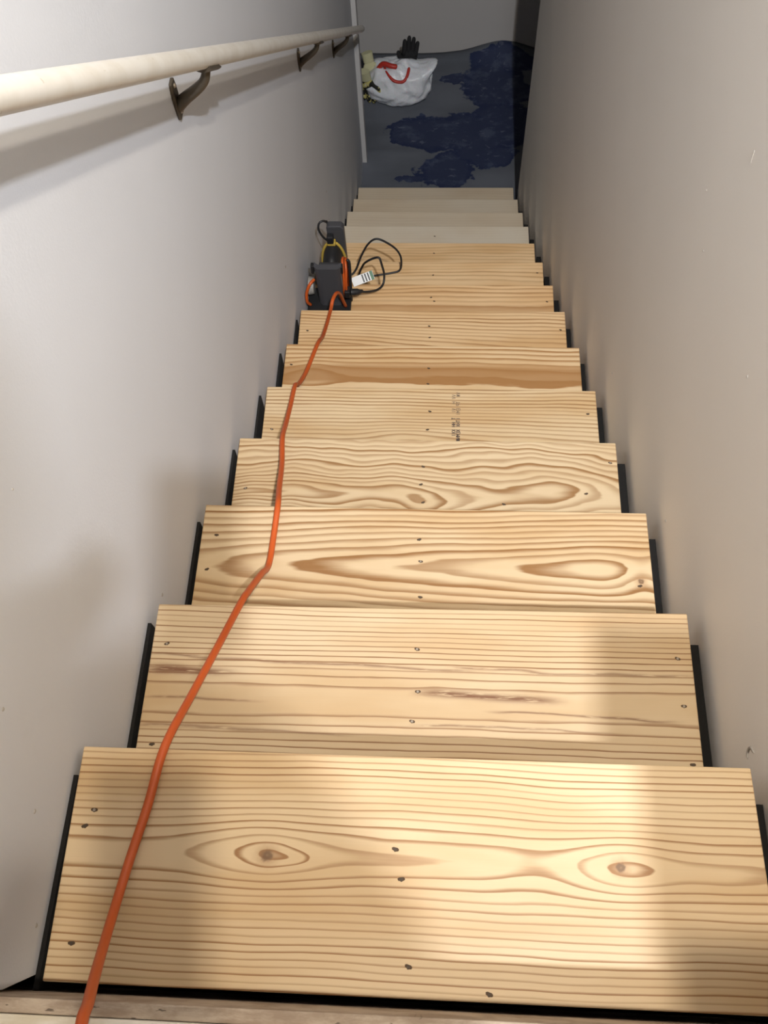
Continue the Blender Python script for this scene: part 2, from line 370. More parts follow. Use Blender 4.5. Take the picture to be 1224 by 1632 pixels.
# nosing corner positions: (x left, y left, x right, y right)
NOSE = {1: (-.456, .002, .451, .003), 2: (-.449, .291, .450, .297), 3: (-.450, .589, .451, .588), 4: (-.449, .875, .448, .876), 5: (-.443, 1.165, .452, 1.163),
        6: (-.444, 1.465, .455, 1.460), 7: (-.449, 1.764, .453, 1.764), 8: (-.449, 2.056, .450, 2.054), 9: (-.449, 2.350, .446, 2.350), 10: (-.450, 2.645, .443, 2.643),
        11: (-.450, 2.943, .446, 2.940), 12: (-.455, 3.240, .446, 3.232), 13: (-.453, 3.537, .446, 3.532), 14: (-.457, 3.836, .446, 3.834)}
SCREWS = {1: [(-.425, -.082, 1), (-.434, -.103, 0), (-.424, -.244, 0), (-.019, -.117, 0), (-.010, -.153, 0), (.002, -.253, 0), (.101, -.279, 0)],
 2: [(-.424, -.074, 1), (-.423, -.243, 0), (-.001, -.072, 1), (.002, -.144, 1), (-.006, -.193, 1), (.426, -.076, 1), (.428, -.155, 1), (.432, -.247, 0)],
 3: [(-.419, -.068, 0), (-.429, -.144, 0), (-.006, -.069, 0), (-.002, -.117, 1), (-.001, -.193, 0), (.425, -.159, 0)],
 4: [(-.420, -.144, 1), (-.005, -.078, 0), (-.009, -.126, 0), (-.003, -.173, 0), (.182, -.174, 0), (.371, -.143, 0), (.431, -.060, 1)],
 5: [(-.417, -.148, 1), (.006, -.085, 0), (.001, -.143, 0), (.427, -.087, 0)],
 6: [(-.423, -.082, 0), (-.002, -.091, 0), (-.003, -.148, 0)],
 7: [(-.420, -.087, 0), (-.006, -.064, 0), (-.003, -.112, 0), (.435, -.076, 0)],
 8: [(-.004, -.063, 0), (.008, -.081, 0), (.425, -.08, 0)], 9: [(.422, -.056, 0), (.0, -.07, 0)], 10: [(.0, -.06, 0)], 11: [(.0, -.06, 0)]}
def screw_mesh():
    bm = bmesh.new()
    bmesh.ops.create_cone(bm, cap_ends=True, segments=10, radius1=.0024, radius2=.0020, depth=.003)
    me = bpy.data.meshes.new('screw_head'); bm.to_mesh(me); bm.free(); return me
def recess_mesh():
    bm = bmesh.new(); s = .0022; t = .0007
    add_box(bm, -s, s, -t, t, 0, .0008); add_box(bm, -t, t, -s, s, 0, .0008)
    me = bpy.data.meshes.new('recess'); bm.to_mesh(me); bm.free(); return me
def crater_mesh():
    rnd = random.Random(5); bm = bmesh.new(); n = 12
    o_ = [bm.verts.new(((.0034+rnd.uniform(-.0009, .0013))*math.cos(6.283*k/n)*1.25, (.0026+rnd.uniform(-.0006, .0006))*math.sin(6.283*k/n), 0)) for k in range(n)]
    t_ = [bm.verts.new((v.co.x*.9, v.co.y*.9, .0006)) for v in o_]
    for k in range(n): bm.faces.new((o_[k], o_[(k+1) % n], t_[(k+1) % n], t_[k]))
    bm.faces.new(t_); me = bpy.data.meshes.new('screw_dimple'); bm.to_mesh(me); bm.free(); return me
SC = screw_mesh(); SC.materials.append(M['screw']); SCL = SC.copy(); SCL.materials.clear(); SCL.materials.append(M['screw_l'])
RC = recess_mesh(); RC.materials.append(M['hole']); DM = crater_mesh(); DM.materials.append(M['hole'])
rnd = random.Random(11)
treads = {}
for k in range(1, 15):
    xl, yl, xr, yr = NOSE[k]; z = -RISE*(k-1); yc = (yl+yr)/2
    dep = .2905 if k == 1 else .326
    bl = -.4525 if k == 1 else xl + rnd.uniform(-.002, .002); br = .4545 if k == 1 else xr + rnd.uniform(-.002, .002)
    bm = prism([(xl, yl-yc), (xr, yr-yc), (br, -dep), (bl, -dep)], 'z', -.038, 0, .0022, 2)
    t = obj('tread', bm, PINE[k-1], st, Vector((0, yc, z)) + OFF); treads[k] = t
    for (sx, sy, bright) in SCREWS.get(k, ()):
        d = obj('screw', DM, None, t, (sx, sy - (yc - RUN*(k-1)), .00005)); d.rotation_euler.z = rnd.uniform(-.4, .4)
        # the screw head sits in its dimple
        h = bpy.data.objects.new('screw_head', SCL if bright else SC); COL.objects.link(h); h.parent = t
        h.location = (sx, sy - (yc - RUN*(k-1)), -.0006); h.rotation_euler.z = rnd.uniform(0, 3)
    # riser below this tread
    zb = z - RISE + .001
    obj('riser', box(xl+.004, xr-.004, yc-.056, yc-.038, zb, z-.0385), M['riser'], st, OFF)
treads[1]['label'] = 'topmost tread with two large knots in its grain'
treads[2]['label'] = 'tread with dark resin streaks along the grain'
treads[5]['label'] = 'tread with a faded ink stamp across it'
for k in (11, 12, 13, 14): treads[k]['label'] = 'tread dulled by grey dust'
# sawtooth stringers beside the treads, coloured near-black with the shade of the gaps
def stringer(x0, x1, drop=.006):
    top = []
    for k in range(1, 15):
        z = -RISE*(k-1); y = RUN*(k-1)
        top += [(y - RUN - .036 if k > 1 else -.298, z-drop), (y-.036, z-drop)]
    top += [(RUN*13-.036, FLOOR_Z), (RUN*12-.3, FLOOR_Z)]
    top += [(-.298, -.42)]
    return prism(top, 'x', x0, x1)
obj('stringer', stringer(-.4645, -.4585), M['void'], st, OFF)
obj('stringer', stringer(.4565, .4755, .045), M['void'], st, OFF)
# faded lumber stamp printed across the fifth tread
bm = bmesh.new(); rs = random.Random(3); v = -.012
def stroke(bm, x0, y0, x1, y1, wd):
    a = Vector((x0, y0, .0003)); b_ = Vector((x1, y1, .0003)); d = (b_-a).normalized(); n = Vector((-d.y, d.x, 0))*wd
    bm.faces.new([bm.verts.new(p) for p in (a+n, a-n, b_-n, b_+n)])
glyphs = ['V', 'W', 'U', ' ', 'T', 'P', ' ', 'E', 'M', 'I', ' ', 'I', 'T', 'H', 'X', ' ', 'X', 'E', 'M', 'N', 'W', 'I', ' ', 'V']
G = {'V': [(0, 0, .5, 1), (.5, 1, 1, 0)], 'W': [(0, 0, .25, 1), (.25, 1, .5, 0), (.5, 0, .75, 1), (.75, 1, 1, 0)], 'U': [(0, 0, 0, 1), (0, 1, 1, 1), (1, 1, 1, 0)],
     'T': [(.5, 0, .5, 1), (0, 0, 1, 0)], 'P': [(0, 0, 0, 1), (0, 0, 1, 0), (1, 0, 1, .5), (1, .5, 0, .5)], 'E': [(0, 0, 0, 1), (0, 0, 1, 0), (0, .5, .8, .5), (0, 1, 1, 1)],
     'M': [(0, 0, 0, 1), (0, 0, .5, .6), (.5, .6, 1, 0), (1, 0, 1, 1)], 'I': [(.5, 0, .5, 1)], 'H': [(0, 0, 0, 1), (1, 0, 1, 1), (0, .5, 1, .5)],
     'X': [(0, 0, 1, 1), (1, 0, 0, 1)], 'N': [(0, 0, 0, 1), (0, 0, 1, 1), (1, 0, 1, 1)]}
for g in glyphs:
    hgt = .0056
    if g != ' ':
        for colx, lw_, skip in ((.0655, .0098, .25), (.0775, .0098, .1)):
            if rs.random() < skip: continue
            for (a0, b0, a1, b1) in G[g if colx > .07 else rs.choice('TIHXVE')]:
                stroke(bm, colx + b0*lw_, v - a0*hgt, colx + b1*lw_, v - a1*hgt, .00065 if v > -.09 else .00105)
    v -= .0074
obj('ink_stamp', bm, M['ink'], treads[5])['label'] = 'faded dark ink lettering printed across the grain'

# ------------------------------------------------------------------ handrail
hr = empty('handrail', (WL, 1.14, .1)); HO = -Vector((WL, 1.14, .1))
tag(hr, 'cream painted round wooden handrail on bronze brackets along the left wall', 'handrail')
SL = RISE/RUN; RX = -.391
def rail_z(y): return .9985 - SL*y + .0040*y
ry = [-.12, -.118] + [i*.2 for i in range(0, 20)] + [3.93, 3.985, 3.99]
rr = [.012, .0165] + [.0174]*20 + [.0174, .0165, .012]
smooth(obj('rail', tube_bm([(RX, y, rail_z(y)) for y in ry], rr, 28), M['rail'], hr, HO), 40)
def bracket(y):
    zc = rail_z(y) - .047; b_ = None
    ys = y - .000
    pl = [(-.011, -.046), (.011, -.046), (.014, -.01), (.014, .012), (.010, .030), (-.010, .030), (-.014, .012), (-.014, -.01)]
    zp = zc - .028
    plate = prism([(ys+p[0], zp+p[1]) for p in pl], 'x', WL, WL+.007, .002, 2)
    po = obj('wall_plate', plate, M['bracket'], hr, HO)
    for s in (-.034, .020):
        bm = bmesh.new(); bmesh.ops.create_uvsphere(bm, u_segments=10, v_segments=6, radius=.0045)
        smooth(obj('screw', bm, M['screw_l'], po, (WL+.007, ys, zp+s)))
    path = spline([(WL+.004, ys, zp-.022), (WL+.022, ys, zp-.006), (WL+.046, ys, zp+.012), (WL+.064, ys, zp+.030), (RX, ys, zc+.028)], 5)
    n = len(path); smooth(obj('arm', tube_bm(path, [.0125 - .005*i/(n-1) for i in range(n)], 12), M['bracket'], hr, HO), 50)
    # saddle strap under the rail, following its slope
    bm = bmesh.new(); segs = 8; prof = []
    for e in (-.028, .042):
        row = []
        for j in range(segs+1):
            a = R(-90 - 42 + 84*j/segs)
            for rr_ in (.0170, .0232): row.append(bm.verts.new((RX + rr_*math.cos(a), ys+e, rail_z(ys+e) + rr_*math.sin(a)*1.2)))
        prof.append(row)
    A, B = prof
    for j in range(segs):
        i0, o0, i1, o1 = 2*j, 2*j+1, 2*j+2, 2*j+3
        for q in ((A[o0], A[o1], B[o1], B[o0]), (A[i0], B[i0], B[i1], A[i1]), (A[i0], A[i1], A[o1], A[o0]), (B[i0], B[o0], B[o1], B[i1])): bm.faces.new(q)
    bm.faces.new((A[0], A[1], B[1], B[0])); bm.faces.new((A[-2], B[-2], B[-1], A[-1]))
    bmesh.ops.recalc_face_normals(bm, faces=bm.faces[:])
    obj('saddle', bm, M['bracket'], hr, HO)
for y in (.02, 1.145, 2.475, 3.37): bracket(y)

# ------------------------------------------------------------------ wall marks (nail pops, gouge)
def mark(x, y, z, r, parent, nm='nail_pop', mat='hole', sq=1.0):
    bm = bmesh.new(); bmesh.ops.create_cone(bm, cap_ends=True, segments=9, radius1=r, radius2=r*.6, depth=.0012)
    o = obj(nm, bm, M[mat], parent, (x, y, z)); o.rotation_euler = (0, R(90) if x < 0 else R(-90), 0); o.scale = (1, sq, 1)
M['mark'] = new_mat('wall_scuff', (.40, .37, .33), .8)[0]
for (y, z, r) in ((-.226, .021, .0035), (-.10, .097, .0035), (1.73, -.96, .006), (1.10, .055, .0022), (.331, -.262, .004), (-.01, .242, .003), (.221, .344, .002), (2.711, -1.584, .006)):
    mark(WL+.0004, y, z, r, wl, mat='mark')
for (y, z, r) in ((.866, .044, .0025), (.537, .139, .003), (1.145, -.702, .0035), (.55, -.362, .004), (.95, .1, .002)):
    mark(WR-.0004, y, z, r, wr, mat='mark')
bm = bmesh.new(); tube(bm, spline([(0, -.008, -.016), (0, .002, -.008), (0, .004, .004), (0, -.006, .014)], 4), [.0006] + [.0026]*11 + [.0006], 6)
obj('gouge', bm, M['mark'], wr, (WR, .04, -.065))
bm = bmesh.new(); tube(bm, [(0, 0, 0), (0, .004, .02)], .0009, 5); obj('scratch', bm, M['mark'], wr, (WR, .818, .277))

# ------------------------------------------------------------------ orange extension cord
cp = [(-.215, -.66, .213), (-.230, -.56, .222), (-.262, -.44, .292), (-.288, -.365, .305), (-.3063, -.3164, .262), (-.3156, -.3008, .225), (-.3332, -.2793, .165), (-.3541, -.2412, .085), (-.3638, -.1976, .035), (-.3618, -.1357, .010), (-.3515, -.0758, .007), (-.340, .004, .0075),  # most points back-projected from image pixels at guessed heights
      (-.329, .090, -.050), (-.317, .19, -.122), (-.305, .292, -.194), (-.302, .33, -.232), (-.300, .40, -.318), (-.300, .445, -.378), (-.300, .52, -.397), (-.298, .589, -.3965),
      (-.310, .655, -.452), (-.328, .770, -.545), (-.344, .873, -.599), (-.354, .96, -.675), (-.361, 1.06, -.745), (-.365, 1.163, -.801), (-.368, 1.215, -.868), (-.362, 1.31, -.94), (-.346, 1.462, -1.0035),
      (-.346, 1.55, -1.085), (-.346, 1.66, -1.155), (-.345, 1.762, -1.205), (-.340, 1.80, -1.200), (-.332, 1.84, -1.215), (-.326, 1.875, -1.26), (-.322, 1.905, -1.33), (-.318, 1.925, -1.385)]
tag(smooth(obj('extension_cord', tube_bm(spline(cp, 6), .0062, 12), M['orange'])), 'orange extension cord trailing down over the pine treads', 'cord')

# ------------------------------------------------------------------ cord reel on the eighth tread
Z8, Z9 = -RISE*7, -RISE*8
rl = empty('cord_reel', (-.385, 1.97, Z8)); RO = -Vector((-.385, 1.97, Z8))
tag(rl, 'charcoal cord reel wound with orange cord standing against the left wall', 'cord reel')
def hump(x0, x1, z0, z1, n=10, f=.35):
    pts = [(x0, z0), (x1, z0)]
    for i in range(n+1):
        a = math.pi*i/n; pts.append(((x0+x1)/2 + (x1-x0)/2*math.cos(a), z1 - (z1-z0)*f + (z1-z0)*f*math.sin(a)))
    return pts
# front shell: a shallow barrel-faced panel
bm = bmesh.new(); nx, nz = 8, 10
def shell_pt(i, j, off):
    u = i/nx*2-1; tz = j/nz
    y = 1.935 + .012*u**8 + off
    return (-.370 + (.045 + .004*max(0, tz-.85)/.15)*u, y, Z8+.016 + .198*tz)
front = [[bm.verts.new(shell_pt(i, j, 0)) for i in range(nx+1)] for j in range(nz+1)]
back = [[bm.verts.new(shell_pt(i, j, .022)) for i in range(nx+1)] for j in range(nz+1)]
for j in range(nz):
    for i in range(nx):
        bm.faces.new((front[j][i], front[j][i+1], front[j+1][i+1], front[j+1][i])); bm.faces.new((back[j][i], back[j+1][i], back[j+1][i+1], back[j][i+1]))
    bm.faces.new((front[j][0], front[j+1][0], back[j+1][0], back[j][0])); bm.faces.new((front[j][nx], back[j][nx], back[j+1][nx], front[j+1][nx]))
for i in range(nx):
    bm.faces.new((front[0][i], back[0][i], back[0][i+1], front[0][i+1])); bm.faces.new((front[nz][i], front[nz][i+1], back[nz][i+1], back[nz][i]))
bmesh.ops.recalc_face_normals(bm, faces=bm.faces[:])
smooth(obj('housing', bm, M['greyplastic'], rl, RO), 40)
# side tabs at the shoulders
obj('shoulder_tab', box(-.430, -.419, 1.945, 1.965, Z8+.178, Z8+.218, .003), M['blackplastic'], rl, RO)
obj('shoulder_tab', box(-.3235, -.316, 1.945, 1.965, Z8+.178, Z8+.214, .003), M['blackplastic'], rl, RO)
obj('base', box(-.458, -.300, 1.90, 2.02, Z8+.0005, Z8+.022, .004), M['blackplastic'], rl, RO)
# drum behind the shell and the orange turns that bulge out on both sides
bm = bmesh.new(); bmesh.ops.create_cone(bm, cap_ends=True, segments=28, radius1=.052, radius2=.052, depth=.085, matrix=Matrix.Translation((-.373, 2.02, Z8+.080)) @ Matrix.Rotation(R(90), 4, 'Y'))
smooth(obj('drum', bm, M['greyplastic'], rl, RO), 40)
for i, xx in enumerate((-.3185, -.3090)):
    path = []
    for k in range(31):
        a = 2*math.pi*k/30; path.append((xx + .002*math.sin(3*a+i), 1.990 + (.045)*math.cos(a), Z8+.112 + (.090 - .006*i)*math.sin(a)))
    smooth(obj('cord_turn', tube_bm(path, .0046, 8), M['orange'], rl, RO))
lp = spline([(-.425, 1.955, Z8+.14), (-.440, 1.935, Z8+.135), (-.4545, 1.925, Z8+.10), (-.4565, 1.92, Z8+.06), (-.448, 1.93, Z8+.030)], 6)
smooth(obj('cord_turn', tube_bm(lp, .0058, 8), M['orange'], rl, RO))
bm = bmesh.new(); bmesh.ops.create_cone(bm, cap_ends=True, segments=20, radius1=.034, radius2=.030, depth=.020, matrix=Matrix.Translation((-.444, 1.985, Z8+.072)) @ Matrix.Rotation(R(90), 4, 'Y'))
smooth(obj('hub_cap', bm, M['hub'], rl, RO), 40)
# thin black frame at the right side
fr = spline([(-.303, 1.99, Z8+.205), (-.296, 1.985, Z8+.19), (-.296, 1.97, Z8+.13), (-.298, 1.965, Z8+.06), (-.300, 1.965, Z8+.015)], 5)
smooth(obj('side_frame', tube_bm(fr, .0055, 8), M['blackplastic'], rl, RO))
obj('outlet', box(-.318, -.298, 1.930, 1.962, Z8+.066, Z8+.098, .003), M['blackplastic'], rl, RO)

# ------------------------------------------------------------------ black and yellow power tool behind the reel
pt = empty('power_tool', (-.38, 2.21, Z9)); PO = -Vector((-.38, 2.21, Z9))
tag(pt, 'black and yellow power tool standing upright behind the cord reel', 'power tool')
obj('upright_plate', prism([(-.402, Z9+.002), (-.336, Z9+.002), (-.336, Z9+.322), (-.346, Z9+.335), (-.394, Z9+.335), (-.402, Z9+.328)], 'y', 2.215, 2.245, .004, 2), M['greyplastic'], pt, PO)
bm = bmesh.new(); nseg = 20
# motor housing: dome swept from a rounded arch
rows = []
for j in range(7):
    s = 1 - .02*j - (.10*(j-4) if j > 4 else 0); row = []
    for i in range(nseg+1):
        a = math.pi*i/nseg
        row.append(bm.verts.new((-.385 + .043*s*math.cos(a)*(1 if True else 1), 2.205 - .018*j, Z9+.135 + .125*s*math.sin(a)**.8)))
    rows.append(row)
for j in range(6):
    for i in range(nseg): bm.faces.new((rows[j][i], rows[j][i+1], rows[j+1][i+1], rows[j+1][i]))
    bm.faces.new((rows[j][0], rows[j+1][0], rows[j+1][nseg], rows[j][nseg]))
bm.faces.new(rows[0]); bm.faces.new(rows[-1][::-1]); bmesh.ops.recalc_face_normals(bm, faces=bm.faces[:])
smooth(obj('motor_housing', bm, M['blackplastic'], pt, PO), 50)
arch = [(-.385 + .046*math.cos(math.pi*i/24), 2.206, Z9+.135 + .130*math.sin(math.pi*i/24)**.8) for i in range(25)]
smooth(obj('yellow_rim', tube_bm(arch, .0055, 8), M['yellow'], pt, PO))
obj('yellow_band', box(-.402, -.370, 2.190, 2.214, Z9+.258, Z9+.276, .004), M['yellow'], pt, PO)
obj('tool_body', box(-.428, -.342, 2.10, 2.21, Z9+.002, Z9+.140, .008), M['blackplastic'], pt, PO)
obj('name_plate', box(-.398, -.372, 2.0935, 2.0975, Z9+.142, Z9+.150, .001), M['steel'], pt, PO)
obj('handle', box(-.402, -.376, 2.188, 2.214, Z9+.27, Z9+.305, .005), M['blackplastic'], pt, PO)
c1 = spline([(-.400, 2.205, Z9+.272), (-.416, 2.20, Z9+.30), (-.428, 2.20, Z9+.335), (-.424, 2.205, Z9+.362), (-.410, 2.213, Z9+.366), (-.401, 2.225, Z9+.350), (-.402, 2.262, Z9+.30), (-.39, 2.27, Z9+.15), (-.36, 2.275, Z9+.02)], 6)
smooth(obj('power_cord', tube_bm(c1, .0042, 8), M['rubber'], pt, PO))
# its cord coils over the treads and ends in a plug in the reel
c2 = spline([(-.36, 2.275, Z9+.02), (-.335, 2.27, Z9+.010), (-.312, 2.285, Z9+.03), (-.290, 2.30, Z9+.085), (-.255, 2.31, Z9+.155), (-.218, 2.31, Z9+.180), (-.175, 2.31, Z9+.150), (-.145, 2.31, Z9+.115), (-.130, 2.305, Z9+.080), (-.135, 2.30, Z9+.018), (-.17, 2.295, Z9+.005),
             (-.24, 2.29, Z9+.005), (-.296, 2.27, Z9+.012), (-.296, 2.23, Z9+.075), (-.276, 2.19, Z9+.135), (-.235, 2.15, Z9+.165), (-.203, 2.12, Z9+.190), (-.190, 2.10, Z9+.165), (-.182, 2.08, Z9+.240-.02), (-.176, 2.05, Z8+.04), (-.190, 2.01, Z8+.020), (-.225, 1.975, Z8+.045), (-.262, 1.955, Z8+.078)], 6)
c2 = spline([(-.36, 2.275, Z9+.02), (-.335, 2.27, Z9+.010), (-.312, 2.285, Z9+.03), (-.290, 2.30, Z9+.085), (-.258, 2.305, Z9+.150), (-.222, 2.305, Z9+.178), (-.175, 2.305, Z9+.150), (-.143, 2.305, Z9+.112), (-.129, 2.30, Z9+.070), (-.135, 2.295, Z9+.014), (-.17, 2.285, Z9+.006),
             (-.24, 2.27, Z9+.006), (-.296, 2.24, Z9+.020), (-.290, 2.20, Z9+.100), (-.268, 2.16, Z9+.190), (-.250, 2.115, Z8+.055), (-.222, 2.095, Z8+.095), (-.198, 2.085, Z8+.110), (-.189, 2.08, Z8+.080), (-.181, 2.07, Z8+.035), (-.186, 2.045, Z8+.010), (-.205, 2.01, Z8+.022), (-.235, 1.975, Z8+.052), (-.272, 1.950, Z8+.080)], 6)
smooth(obj('power_cord', tube_bm(c2, .0042, 8), M['rubber'], pt, PO))
pg = obj('plug', tube_bm([(-.255, 1.962, Z8+.070), (-.266, 1.954, Z8+.076), (-.272, 1.951, Z8+.079), (-.297, 1.946, Z8+.082)], [.006, .0085, .012, .013], 12), M['rubber'], pt, PO); smooth(pg, 50)
tg = obj('tag', box(-.042, .042, -.017, .017, 0, .0012), M['tagwhite'], pt)
tg.location = Vector((-.262, 2.065, Z8+.020)) + PO; tg.rotation_euler = (R(35), R(-8), R(20))
for i, s in enumerate((-.002, .009, .020)):
    obj('stripe', box(s, s+.0055, -.015, .015, .0012, .0016), M['blackplastic'], tg)
obj('stripe', box(.030, .041, -.017, .017, .0012, .0016), M['taggreen'], tg)

# ------------------------------------------------------------------ foot of the stairs: stained cloth, bag, gloves
bm = bmesh.new(); nx, ny = 60, 50; x0, x1, y0, y1 = -.93, .90, 3.86, 5.285
gv = []
for j in range(ny+1):
    row = []
    for i in range(nx+1):
        x = x0 + (x1-x0)*i/nx; y = y0 + (y1-y0)*j/ny
        z = FLOOR_Z + .004 + .004*(1+noise.noise(Vector((x*3, y*4, 1)))) + .004*abs(noise.noise(Vector((x*9, y*9, 5))))
        # the far edge rides up against the back wall on the right, a fold crosses on the left
        lift = max(0, min(1, (y-5.08)/.2)); hump_ = math.exp(-((x-.42)/.22)**2)
        z += lift*lift*.085*hump_ + .018*math.exp(-((y-5.215-.015*math.sin(x*7))/.018)**2)*(1-hump_*.7)
        z += .010*math.exp(-((y-4.36-.02*math.sin(4*x))/.02)**2)*max(0, min(1, (.0-x)/.3))
        z += .009*math.exp(-((y-4.985-.015*math.sin(9*x))/.014)**2)*max(0, min(1, (.12-x)/.1))
        row.append(bm.verts.new((x, y, z)))
    gv.append(row)
for j in range(ny):
    for i in range(nx): bm.faces.new((gv[j][i], gv[j][i+1], gv[j+1][i+1], gv[j+1][i]))
cl = obj('drop_cloth', bm, M['cloth']); smooth(cl)
md = cl.modifiers.new('thickness', 'SOLIDIFY'); md.thickness = .003; md.offset = -1
tag(cl, 'grey-blue cloth with dark navy stains covering the floor below the stairs', 'cloth')

BX, BY = -.262, 4.85; BZ = FLOOR_Z + .014
bg = empty('plastic_bag', (BX, BY, BZ)); tag(bg, 'crumpled white plastic bag standing on the stained cloth', 'bag')
bm = bmesh.new(); bmesh.ops.create_icosphere(bm, subdivisions=5, radius=1.0)
for v in bm.verts:
    p = v.co.normalized(); ang = math.atan2(p.y, p.x)
    top = max(0, p.z); prof = (1 - .20*top**1.5)
    # box-like footprint
    e = 3.0; sq = 1/((abs(p.x)+1e-6)**e + (abs(p.y)+1e-6)**e + (abs(p.z)+1e-6)**e)**(1/e)
    q = p*sq
    x = q.x*.205*prof; y = q.y*.125*prof; z = q.z*.118 + .118
    f = noise.noise(Vector((p.x*2.2+3, p.y*2.2, p.z*1.6))); g = 1-abs(noise.noise(Vector((p.x*3.1, p.y*3.1+p.x*2, p.z*2.2+9))))*2
    d = .020*f + .012*g
    x += p.x*d; y += p.y*d; z += p.z*d*.8
    # flaring right lip and left shoulder, gathered mouth
    r_ = math.exp(-((p.x-.80)**2 + (p.z-.62)**2)/.020); x += .085*r_; z += .060*r_
    l_ = math.exp(-((p.x+.62)**2 + (p.z-.75)**2)/.03); z += .022*l_
    m_ = math.exp(-((p.x-.28)**2 + (p.z-.95)**2 + (p.y+.1)**2)/.10); z += .030*m_
    v.co = (x, y, max(z, 0.0))
b0 = smooth(obj('bag_body', bm, M['bag'], bg))
red = spline([(-.085, -.02, .232), (-.06, -.075, .228), (-.02, -.112, .205), (.035, -.110, .195), (.062, -.085, .215), (.075, -.04, .245)], 6)
smooth(obj('red_tie', tube_bm(red, [.004] + [.010]*(len(red)-2) + [.004], 8), M['redplastic'], bg))
red2 = spline([(-.125, -.03, .222), (-.09, -.03, .262), (-.035, -.05, .262), (.0, -.05, .255)], 6)
smooth(obj('red_tie', tube_bm(red2, [.006] + [.016]*(len(red2)-2) + [.008], 8), M['redplastic'], bg))

def glove(name, mat, loc, rot, scale, label, cat, cuff=None, spread=.07):
    g = empty(name, loc); g.rotation_euler = rot; g.scale = (scale,)*3
    bm = bmesh.new()
    add = [(-.034, .058, .070, -spread*1.2), (-.012, .066, .082, -spread*.35), (.012, .064, .078, spread*.4), (.034, .056, .062, spread*1.3)]
    bmp = bmesh.new(); bmesh.ops.create_icosphere(bmp, subdivisions=3, radius=1)
    for v in bmp.verts:
        p = v.co; v.co = (p.x*.048*(1+.12*p.z), p.y*.018, p.z*.055 + .02)
    tmp = bpy.data.meshes.new('t'); bmp.to_mesh(tmp); bmp.free(); bm.from_mesh(tmp); bpy.data.meshes.remove(tmp)
    for (fx, z0, ln, sp) in add:
        path = [Vector((fx + math.sin(sp)*ln*t, -.012*t*t, z0-.025 + (ln+.025)*t*math.cos(sp))) for t in (0, .2, .45, .7, .88, .97, 1.0)]
        tube(bm, path, [.0140, .0140, .0138, .0132, .0120, .008, .002], 10)
    th = spline([(-.030, -.004, .0), (-.058, -.010, .022), (-.072, -.014, .050), (-.074, -.014, .062)], 4)
    n = len(th); tube(bm, th, [.015 - .010*(i/(n-1))**3 for i in range(n)], 10)
    smooth(obj('hand', bm, mat, g))
    bmc = bmesh.new(); tube(bmc, [(0, 0, -.085), (0, 0, -.05), (0, 0, -.025)], [.036, .034, .033], 18)
    c = smooth(obj('cuff', bmc, cuff or mat, g), 50); c.scale = (1, .62, 1)
    return tag(g, label, cat, 'work gloves by the white bag')
glove('work_glove', M['glovedark'], (-.190, 4.905, BZ+.222), (R(-12), R(8), R(8)), 1.05, 'black work glove with its fingers up behind the white bag', 'glove')
glove('work_glove', M['print'], (-.456, 4.775, BZ+.165), (R(-10), R(172), R(-14)), 1.1, 'black and yellow patterned glove drooping down the left side of the bag', 'glove', M['palecotton'])
gp = glove('work_glove', M['palecotton'], (-.440, 4.87, BZ+.215), (R(12), R(172), R(15)), 1.0, 'pale yellow glove lying on the left shoulder of the white bag', 'glove')

# ------------------------------------------------------------------ photographer on the landing (behind the lens; casts the shadows on wall and treads)
M['shirt'] = new_mat('grey_knit_shirt', (.16, .16, .17), .9)[0]
M['jeans'] = new_mat('dark_denim', (.05, .06, .09), .9)[0]
M['skin'] = new_mat('skin', (.52, .33, .24), .55)[0]
M['hair'] = new_mat('brown_hair', (.06, .04, .025), .7)[0]
M['shoe'] = new_mat('dark_shoe_leather', (.03, .03, .03), .6)[0]
M['glass'] = new_mat('phone_glass', (.01, .01, .012), .1)[0]
pe = empty('person', (.05, -.58, .203)); PEO = -Vector((.05, -.58, .203))
tag(pe, 'person in a grey shirt standing on the landing holding up a phone', 'person')
def skin_body(name, verts, edges, radii, mat, sub=2, root=0):
    me = bpy.data.meshes.new(name); me.from_pydata([tuple(Vector(v)+PEO) for v in verts], edges, []); me.update()
    o = obj(name, me, mat, pe)
    sk = o.modifiers.new('skin', 'SKIN'); sk.use_smooth_shade = True
    for i, r_ in enumerate(radii):
        d = me.skin_vertices[0].data[i]; d.radius = r_ if isinstance(r_, tuple) else (r_, r_); d.use_root = (i == root)
    ss = o.modifiers.new('sub', 'SUBSURF'); ss.levels = sub; ss.render_levels = sub
    return o
PX = -.005
bv = [(PX, -.60, 1.12), (PX, -.60, 1.28), (PX, -.60, 1.42), (PX, -.60, 1.53), (PX, -.58, 1.61), (PX, -.54, 1.68), (PX, -.52, 1.77),      # 0-6 pelvis..head
      (PX+.17, -.61, 1.50), (PX+.235, -.69, 1.22), (PX+.225, -.62, .97), (PX+.222, -.60, .93),                                    # 7-10 right arm
      (PX-.17, -.61, 1.50), (PX-.26, -.52, 1.14), (PX-.18, -.40, 1.205), (PX-.155, -.362, 1.225),                                   # 11-14 left arm
      (PX+.10, -.60, 1.06), (PX+.11, -.57, .68), (PX+.11, -.60, .30), (PX+.12, -.52, .245),                                         # right leg
      (PX-.10, -.60, 1.06), (PX-.11, -.57, .68), (PX-.11, -.60, .30), (PX-.12, -.52, .245)]
be = [(0, 1), (1, 2), (2, 3), (3, 4), (4, 5), (5, 6), (3, 7), (7, 8), (8, 9), (9, 10), (3, 11), (11, 12), (12, 13), (13, 14), (0, 15), (15, 16), (16, 17), (17, 18), (0, 19), (19, 20), (20, 21), (21, 22)]
